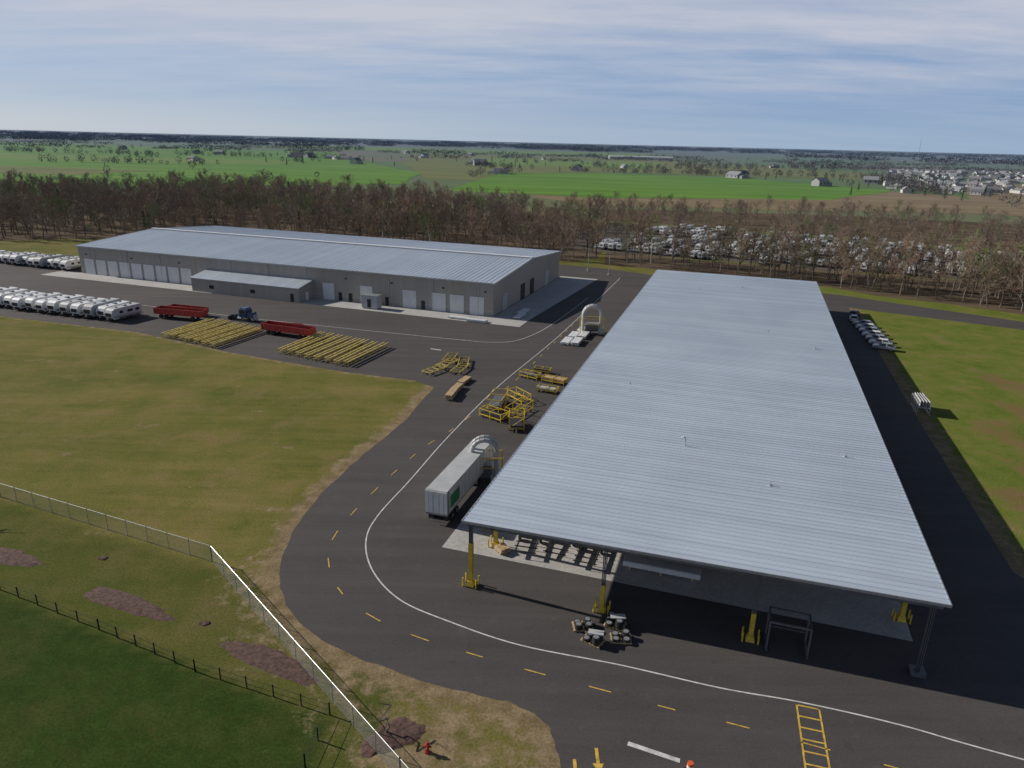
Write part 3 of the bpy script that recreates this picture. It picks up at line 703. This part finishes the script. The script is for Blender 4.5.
# ------------------------------------------------------------------ trees
def bare_tree(seed,h=16,spread=4.5,name='bare_tree',prim=15,sec=5,ter=5,tr=.038):
    r=random.Random(seed); mb=MB(); q0=min(1,h/10)
    def seg(p,q,r0,r1,k,n=3): mb.cyl(p,q,r0,k,r1=r1,n=n,cap=False)
    pts=[Vector((0,0,-.1))]
    for i in range(1,8): pts.append(Vector((r.gauss(0,.16)*i*.5,r.gauss(0,.16)*i*.5,h*.92*i/7)))
    rad=lambda t:.20*(1-t)**.8*q0+.03
    for i in range(7): seg(pts[i],pts[i+1],rad(i/7),rad((i+1)/7),'trunk',5)
    def at(t):
        f=t*7; i=min(6,int(f)); return pts[i].lerp(pts[i+1],f-i)
    for i in range(prim):
        t=.2+.78*(i+r.random())/prim; b=at(t); az=r.uniform(0,6.283)+i*2.4
        ln=spread*(math.sin(min(1,(1-t)*1.25+.18)*1.9))*r.uniform(.7,1.2); up=r.uniform(.4,1.0)+t*.8
        d=Vector((math.cos(az),math.sin(az),up)).normalized(); e=b+d*ln*.55; e2=e+(d+Vector((0,0,.35))).normalized()*ln*.5
        seg(b,e,(.085*(1-t)+.04)*q0,.05*q0,'trunk',3); seg(e,e2,.05*q0,.03*q0,'twig')
        for j in range(sec):
            s=.25+.75*(j+r.random())/sec; q=b.lerp(e,s*1.8) if s<.55 else e.lerp(e2,(s-.55)/.45)
            dd=(d*.6+Vector((r.gauss(0,.7),r.gauss(0,.7),r.gauss(.3,.4)))).normalized(); l2=ln*.42*r.uniform(.6,1.2); q2=q+dd*l2
            seg(q,q2,.04*q0,.028*q0,'twig')
            for k in range(ter):
                u=.2+.8*(k+r.random())/ter; w=q.lerp(q2,u); d3=(dd*.5+Vector((r.gauss(0,.7),r.gauss(0,.7),r.gauss(.3,.5)))).normalized()
                seg(w,w+d3*r.uniform(.5,1.4)*q0,tr,tr*.5,'twig')
    return mb.mesh(name)
def protocol(name,meshes):
    c=bpy.data.collections.new(name)
    for m in meshes: place(m.name,m,col=c)
    return c
def wide_tree(seed,h,spread): return bare_tree(seed,h=h,spread=spread,prim=17,sec=5,ter=6,tr=.042)
woods=protocol('bare_tree_kinds',[bare_tree(i,h=random.uniform(9,15),spread=random.uniform(3.6,5.0)) for i in range(6)]+[wide_tree(60,13,5.8),wide_tree(62,15,6.2),bare_tree(63,h=6,spread=3.4,prim=12,sec=4,ter=5)])
tall=protocol('tall_tree_kinds',[bare_tree(20+i,h=random.uniform(14,20),spread=random.uniform(3.4,4.6)) for i in range(5)]+[wide_tree(70,15,5.8),bare_tree(71,h=7,spread=3.8,prim=12,sec=4,ter=5)])
def clump(seed,w=7,h=11,nf=90,trunk=True,lx=0,sz=1.0):
    r=random.Random(seed); mb=MB()
    if trunk: mb.cyl((0,0,0),(0,0,h*.5),.3,'trunk',r1=.15,n=5)
    bumps=[r.uniform(.6,1.1) for _ in range(12)]
    for i in range(nf):
        th=r.uniform(0,6.283); ph=math.acos(r.uniform(-1,1)); q=r.uniform(.35,1)**.5*(1+.2*math.sin(3*th+seed))
        cxx=r.uniform(-lx,lx); hh=h*(bumps[int((cxx+lx)/(2*lx+.01)*11)] if lx else 1)
        c=Vector((cxx+w/2*q*math.sin(ph)*math.cos(th),w/2*q*math.sin(ph)*math.sin(th),hh*.55+hh*.45*q*math.cos(ph)))
        n=Vector((r.gauss(0,1),r.gauss(0,1),r.gauss(0,1))).normalized(); a=n.orthogonal().normalized()*r.uniform(.3,.9)*sz; b=n.cross(a).normalized()*r.uniform(.3,.9)*sz
        mb.face([c-a-b*.6,c+a-b*.4,c+b],'clump')
    return mb.mesh('distant_tree')
clumps=protocol('distant_tree_kinds',[clump(i,random.uniform(7,11),random.uniform(8,12)) for i in range(5)])
lines=protocol('distant_treeline_kinds',[clump(30+i,16,random.uniform(12,16),nf=380,trunk=False,lx=55,sz=2.6) for i in range(4)])
def conifer(seed):
    r=random.Random(seed); mb=MB(); h=10
    mb.cyl((0,0,0),(0,0,h),.18,'trunk',r1=.03,n=5)
    for i in range(220):
        t=r.random()**.8; z=.8+t*(h-1); rr=(1-t)*2.4*r.uniform(.4,1); a=r.uniform(0,6.283)
        c=Vector((rr*math.cos(a),rr*math.sin(a),z)); o=Vector((math.cos(a),math.sin(a),-.4))*.5; s=Vector((-math.sin(a),math.cos(a),0))*.3
        mb.face([c-s-o,c+s-o,c+o],'needle')
    return mb.mesh('conifer_tree')
conis=protocol('conifer_kinds',[conifer(i) for i in range(2)])
def house(seed):
    r=random.Random(seed); mb=MB(); L,W,h=r.uniform(11,17),r.uniform(8,10),r.uniform(3.2,5.5)
    mb.box((0,0,h/2),(L,W,h),'house'); rz=h+W*.32
    mb.face([(-L/2-.4,-W/2-.5,h-.1),(L/2+.4,-W/2-.5,h-.1),(L/2+.4,0,rz),(-L/2-.4,0,rz)],'hroof'); mb.face([(-L/2-.4,0,rz),(L/2+.4,0,rz),(L/2+.4,W/2+.5,h-.1),(-L/2-.4,W/2+.5,h-.1)],'hroof')
    for s in (-1,1): mb.face([(s*L/2,-W/2,h),(s*L/2,W/2,h),(s*L/2,0,rz-.1)],'house')
    for x in (-L/3,0,L/3): mb.box((x,-W/2-.03,h*.55),(1.2,.06,1.3),'glass')
    mb.box((L/2+2.5,0,1.5),(5,W*.7,3),'house'); mb.box((L/2+2.5,0,3.1),(5.4,W*.8,.3),'hroof',ty=.4)
    return mb.mesh('house')
houses=protocol('house_kinds',[house(i) for i in range(5)])
rvc=protocol('travel_trailer_kinds',[RV,rv_mesh(),RV2,CARS[1]])
def scatter(name,pts,coll,smin,smax,rot=None,jit=0.0,tilt=0.0):
    me=bpy.data.meshes.new(name); me.from_pydata([(p[0],p[1],.02) for p in pts],[],[])
    o=place(name,me); ng=bpy.data.node_groups.new(name,'GeometryNodeTree')
    ng.interface.new_socket('Geometry',in_out='INPUT',socket_type='NodeSocketGeometry'); ng.interface.new_socket('Geometry',in_out='OUTPUT',socket_type='NodeSocketGeometry')
    N=ng.nodes; i=N.new('NodeGroupInput'); ou=N.new('NodeGroupOutput'); ip=N.new('GeometryNodeInstanceOnPoints'); ci=N.new('GeometryNodeCollectionInfo')
    ci.inputs['Collection'].default_value=coll; ci.inputs['Separate Children'].default_value=True; ci.inputs['Reset Children'].default_value=True
    ip.inputs['Pick Instance'].default_value=True
    rv=N.new('FunctionNodeRandomValue'); rv.data_type='FLOAT_VECTOR'
    a,b=(0,6.283) if rot is None else (rot-jit,rot+jit)
    rv.inputs[0].default_value=(-tilt,-tilt,a); rv.inputs[1].default_value=(tilt,tilt,b)
    rs=N.new('FunctionNodeRandomValue'); rs.data_type='FLOAT'; rs.inputs[2].default_value=smin; rs.inputs[3].default_value=smax; rs.inputs['Seed'].default_value=3
    l=ng.links.new; l(i.outputs[0],ip.inputs['Points']); l(ci.outputs[0],ip.inputs['Instance']); l(rv.outputs[0],ip.inputs['Rotation']); l(rs.outputs[1],ip.inputs['Scale']); l(ip.outputs[0],ou.inputs[0])
    md=o.modifiers.new('scatter','NODES'); md.node_group=ng; return o
def inpoly(x,y,P):
    c=False; j=len(P)-1
    for i in range(len(P)):
        if (P[i][1]>y)!=(P[j][1]>y) and x<(P[j][0]-P[i][0])*(y-P[i][1])/(P[j][1]-P[i][1])+P[i][0]: c=not c
        j=i
    return c
def fill(P,sp,jit=.5,keep=1.0,hole=0):
    xs_=[p[0] for p in P]; ys_=[p[1] for p in P]; out=[]
    for x in np.arange(min(xs_),max(xs_),sp):
        for y in np.arange(min(ys_),max(ys_),sp):
            a,b=x+random.uniform(-jit,jit)*sp,y+random.uniform(-jit,jit)*sp
            if hole and math.sin(a*.05+1)+math.sin(b*.07+a*.02)+math.sin(a*.11-b*.05)>hole: continue
            if random.random()<keep and inpoly(a,b,P): out.append((a,b))
    return out
woodA=[(-520,300),(-330,285),(-200,268),(-125,288),(20,252),(30,262),(38,300),(45,385),(0,420),(-100,480),(-200,520),(-330,450),(-470,410),(-560,390)]
sheet('woodland_floor',woodA,.03,'fwood',ragged=20)
wp=[p for p in fill(woodA,7.3,hole=1.9) if abs(p[0])<p[1]*.82+15]
scatter('bare_woodland',wp,woods,.6,1.12,tilt=.1)
scatter('conifer_stand',[p for p in fill(woodA,26,keep=.4) if abs(p[0])<p[1]*.82+15],conis,.6,1.1)
rowR=[(34,248),(60,237),(95,216),(130,188),(200,136),(260,95),(285,115),(222,168),(165,216),(104,240),(66,256),(42,270)]
scatter('bare_tree_row',[p for p in fill(rowR,5.2,keep=.85) if p[0]<p[1]*.8+35],tall,.66,1.08,tilt=.1)
scatter('bare_tree_row',fill([(130,190),(200,138),(232,120),(270,150),(228,190),(150,240)],5.6,keep=.75),tall,.6,.98,tilt=.1)
sheet('woodland_floor',[(30,246),(60,235),(95,213),(130,184),(200,132),(262,86),(290,120),(220,180),(165,226),(104,246),(66,262),(34,276)],.03,'fwood',ragged=15)
lot=[(20,290),(38,275),(66,264),(104,248),(165,230),(220,186),(275,150),(340,190),(270,265),(205,298),(115,352),(50,385),(30,340)]
sheet('gravel_lot',lot,.05,'fgravel',ragged=20)
pts=[]
r17=math.radians(-30)
for row in range(-2,24):
    for k in range(-12,95):
        x,y=loc((55,240),r17,k*3.6+random.uniform(-.3,.3),row*10+random.uniform(-.6,.6))[:2]
        if inpoly(x,y,lot) and x<y*.85+40 and random.random()<.72: pts.append((x,y))
scatter('parked_trailers',pts,rvc,.7,.9,rot=r17,jit=.08)
scatter('bare_tree_row',[p for p in fill(lot,13,keep=.6) if p[0]<p[1]*.8+35],woods,.5,.95,tilt=.1)
woodB=[(46,395),(115,365),(205,312),(275,275),(350,205),(500,300),(400,390),(300,430),(200,460),(100,470),(40,450)]
sheet('woodland_floor',woodB,.03,'fwood',ragged=20)
scatter('bare_woodland',[p for p in fill(woodB,8,keep=.6,hole=1.7) if p[0]<p[1]*.8+35],woods,.4,.85,tilt=.1)
sheet('crop_field',[(45,480),(100,490),(190,490),(330,500),(420,700),(330,800),(150,860),(40,820),(10,560)],.06,'ftan',ragged=40)
sheet('crop_field',[(-60,600),(60,560),(260,600),(390,760),(300,960),(120,1020),(-20,960)],.15,'fgreen',ragged=40)
sheet('crop_field',[(-1100,600),(-440,540),(-250,560),(-100,680),(-120,900),(-260,1250),(-500,2000),(-1900,2300)],.15,'fgreen',ragged=60)
sheet('crop_field',[(-1000,1010),(-330,1020),(-350,1200),(-1250,1240)],.25,'fgreen2',ragged=60)
sheet('crop_field',[(-560,700),(-420,680),(-380,800),(-600,820)],.25,'folive',ragged=60)
sheet('crop_field',[(-90,760),(0,760),(0,960),(120,1060),(500,1000),(620,1300),(300,2100),(-300,2100),(-180,1200)],.10,'folive',ragged=60)
sheet('crop_field',[(-60,1250),(220,1250),(330,1700),(-100,1750)],.2,'fgreen2',ragged=60)
sheet('crop_field',[(-900,2350),(-100,2250),(300,2300),(600,3100),(-900,3200)],.2,'fgreen2',ragged=60)
sheet('crop_field',[(300,500),(420,440),(620,520),(900,900),(600,1000),(430,700)],.10,'ftan',ragged=40)
sheet('crop_field',[(470,640),(560,620),(700,760),(560,800)],.2,'fgreen',ragged=40)
tp=[]
def belt(a,b,n,w,keep=1):
    for i in range(n):
        t=random.random(); tp.append((a[0]+(b[0]-a[0])*t+random.gauss(0,w),a[1]+(b[1]-a[1])*t+random.gauss(0,w)))
belt((-620,940),(-380,980),30,10); belt((-900,1300),(-300,1420),90,10); belt((-60,780),(0,960),16,6)
belt((390,700),(520,1050),110,14); belt((60,1040),(560,1060),110,9); belt((300,1450),(800,1500),110,14)
belt((430,520),(900,900),140,30); belt((500,640),(1100,1000),180,80); belt((140,1250),(420,1300),60,14)
for i in range(45):
    y=random.uniform(620,2400); tp.append((random.uniform(-.8,.8)*y,y))
for i in range(26):
    y=random.uniform(1000,2400); x=random.uniform(-.8,.8)*y
    for k in range(random.randint(6,16)): tp.append((x+random.gauss(0,20),y+random.gauss(0,8)))
scatter('distant_tree_belt',tp,clumps,.5,1.1)
hl=[]
def hline(a,b,skip=.2):
    n=max(2,int(math.dist(a,b)/75))
    for i in range(n+1):
        if random.random()>skip: t=i/n; hl.append((a[0]+(b[0]-a[0])*t,a[1]+(b[1]-a[1])*t+random.gauss(0,8)))
hline((-1500,1700),(-550,1900)); hline((-500,1980),(500,2150)); hline((-1900,2350),(-200,2250),.3); hline((0,1780),(900,1850),.4); hline((600,1500),(1700,1900),.3); hline((700,2000),(2000,2200),.3); hline((-300,1580),(100,1560),.4)
scatter('distant_hedgerow',hl,lines,.5,.85,rot=0,jit=.2)
hp=[]
for y0,y1,n in ((2500,3300,150),(3300,4600,360),(4600,8000,620)):
    for i in range(n):
        y=random.uniform(y0,y1); x=random.uniform(-.85,.85)*y
        if math.sin(x*.0021+y*.0037)+math.sin(x*.0009-y*.0013+2)+.6*math.sin(x*.006)>-.3-.7*(y>4600)+.4*(y<3300): hp.append((x,y))
scatter('horizon_forest',hp,lines,.85,1.5,rot=0,jit=.35)
cp=[(x+random.gauss(0,5),y+random.gauss(0,5)) for x,y in [(random.uniform(280,900),random.uniform(600,1000)) for _ in range(70)]]+[(random.uniform(-500,100),random.uniform(900,1500)) for _ in range(18)]
scatter('conifer_stand',cp,conis,.7,1.2)
hs=[]
for i in range(280):
    y=random.uniform(720,1500); x=y*random.uniform(.50,.8); hs.append((x,y))
scatter('distant_houses',hs,houses,.6,.9)
fp=[(-62,1238),(-70,1262),(287,975),(300,990),(337,821),(-330,1350),(-345,1370),(-420,1420),(-250,1150),(-480,1100),(-600,1500),(-640,1480),(-660,1530),(-120,1900),(60,1700),(90,1100),(180,1250),(-20,930),(430,900),(-900,1700),(-300,2000),(520,1500),(-310,1345),(-395,1410),(-200,1600),(-230,1620)]
scatter('distant_farm_buildings',fp,houses,.8,1.4)
mb=MB(); mb.box((0,0,3),(170,20,6),'white'); mb.prism([(-10.5,6),(10.5,6),(0,9)],-86,86,'greywall')
for x in np.arange(-80,85,10): mb.box((x,-10.1,2.2),(6,.2,3.6),'greywall')
mb.obj('long_barn',(330,2000,0),.05)
mb=MB()
for s in ((-1.5,-1),(1.5,-1),(0,1.5)): mb.cyl((s[0],s[1],0),(0,0,75),.25,'galv',n=4)
for z in np.arange(5,75,5):
    f=1-z/75; mb.cyl((-1.5*f,-1*f,z),(1.5*f,-1*f,z),.1,'galv',n=3); mb.cyl((1.5*f,-1*f,z),(0,1.5*f,z),.1,'galv',n=3)
mb.obj('radio_mast',(1150,2150,0))
def pole(pos,h,rz=0):
    mb=MB(); mb.cyl((0,0,0),(0,0,h),.12,'galv',r1=.07,n=8); mb.cyl((0,0,h),(1.4,0,h+.2),.05,'galv',n=6); mb.box((1.6,0,h+.2),(.7,.3,.14),'dark'); mb.cyl((0,0,0),(0,0,.6),.28,'conc',n=10); mb.obj('street_lamp',(pos[0],pos[1],.01),rz)
pole((24,233),7,3); pole((30,226),7,0)
place('bare_sapling',bare_tree(77,h=2.4,spread=1.0,prim=8,sec=3,ter=3,tr=.008,name='bare_sapling'),(-56,66,0)); place('bare_sapling',bare_tree(78,h=2.2,spread=.9,prim=8,sec=3,ter=3,tr=.008,name='bare_sapling'),(-8.3,39.6,.1))

# ------------------------------------------------------------------ light, world, camera
az=math.radians(-69.4); el=math.radians(27.6)
sv=Vector((math.sin(az)*math.cos(el),math.cos(az)*math.cos(el),math.sin(el)))
sl=bpy.data.lights.new('sun','SUN'); sl.energy=5.0; sl.angle=math.radians(.53); sl.color=(1,.93,.83)
so=bpy.data.objects.new('sun',sl); COL.objects.link(so); so.rotation_euler=sv.to_track_quat('Z','Y').to_euler(); so.location=(-60,60,80)
w=bpy.data.worlds.new('World'); scene.world=w; w.use_nodes=True; nt=w.node_tree; bg=nt.nodes['Background']
sky=nt.nodes.new('ShaderNodeTexSky'); sky.sky_type='NISHITA'; sky.sun_disc=False; sky.sun_elevation=el; sky.sun_rotation=az; sky.altitude=250; sky.air_density=1.0; sky.dust_density=0.6
tc=nt.nodes.new('ShaderNodeTexCoord'); sp=nt.nodes.new('ShaderNodeSeparateXYZ'); nt.links.new(tc.outputs['Generated'],sp.inputs[0])
def mrange(src,a,b,c=0,d=1,smooth_=True):
    n=nt.nodes.new('ShaderNodeMapRange'); n.interpolation_type='SMOOTHSTEP' if smooth_ else 'LINEAR'
    nt.links.new(src,n.inputs[0]); n.inputs[1].default_value=a; n.inputs[2].default_value=b; n.inputs[3].default_value=c; n.inputs[4].default_value=d; return n.outputs[0]
zz=mth(nt,'ADD',mth(nt,'MAXIMUM',sp.outputs[2],0.0),0.09)
cb=nt.nodes.new('ShaderNodeCombineXYZ'); nt.links.new(mth(nt,'DIVIDE',sp.outputs[0],zz),cb.inputs[0]); nt.links.new(mth(nt,'DIVIDE',sp.outputs[1],zz),cb.inputs[1])
mp=nt.nodes.new('ShaderNodeMapping'); mp.inputs['Rotation'].default_value=(0,0,.35); mp.inputs['Scale'].default_value=(.32,.8,1); nt.links.new(cb.outputs[0],mp.inputs[0])
cn=noise(nt,1.2,7,.62,vec=mp.outputs[0])
cm=ramp(nt,cn,[(.36,0.0),(.62,1.0)])
lr=mrange(sp.outputs[0],-.6,.6)
horiz=mixc(nt,lr,(5.3,6.3,7.6),(3.2,4.8,7.1))
midsky=mixc(nt,lr,(3.7,5.0,7.3),(2.3,3.8,6.6))
low=mixc(nt,mrange(sp.outputs[2],0.0,.06),horiz,midsky)
low=mixc(nt,.15,low,sky.outputs[0])
cloudamt=mth(nt,'MULTIPLY',cm,mrange(sp.outputs[2],.02,.12,.12,.85),True)
base=mrange(sp.outputs[2],.06,.17,0,.55)
low=mixc(nt,base,low,(5.2,5.6,6.8))
low=mixc(nt,cloudamt,low,(6.5,6.7,7.5))
hi=mixc(nt,1.0,sky.outputs[0],(.6,.62,.66),'MULTIPLY')
colr=mixc(nt,mrange(sp.outputs[2],.2,.5),low,hi)
nt.links.new(colr,bg.inputs['Color']); bg.inputs['Strength'].default_value=.088
cam=bpy.data.cameras.new('camera'); co=bpy.data.objects.new('camera',cam); COL.objects.link(co); scene.camera=co
cam.sensor_width=36; cam.lens=710/1024*36; cam.clip_end=40000; cam.clip_start=.5
th=math.radians(18.93); ro=math.radians(1.4)
F=Vector((0,math.cos(th),-math.sin(th))); U=Vector((0,math.sin(th),math.cos(th))); R=Vector((1,0,0))
R2=R*math.cos(ro)+U*math.sin(ro); U2=U*math.cos(ro)-R*math.sin(ro)
co.matrix_world=Matrix(((R2.x,U2.x,-F.x,0),(R2.y,U2.y,-F.y,0),(R2.z,U2.z,-F.z,40),(0,0,0,1)))
scene.view_settings.view_transform='Standard'; scene.view_settings.look='None'; scene.view_settings.exposure=0
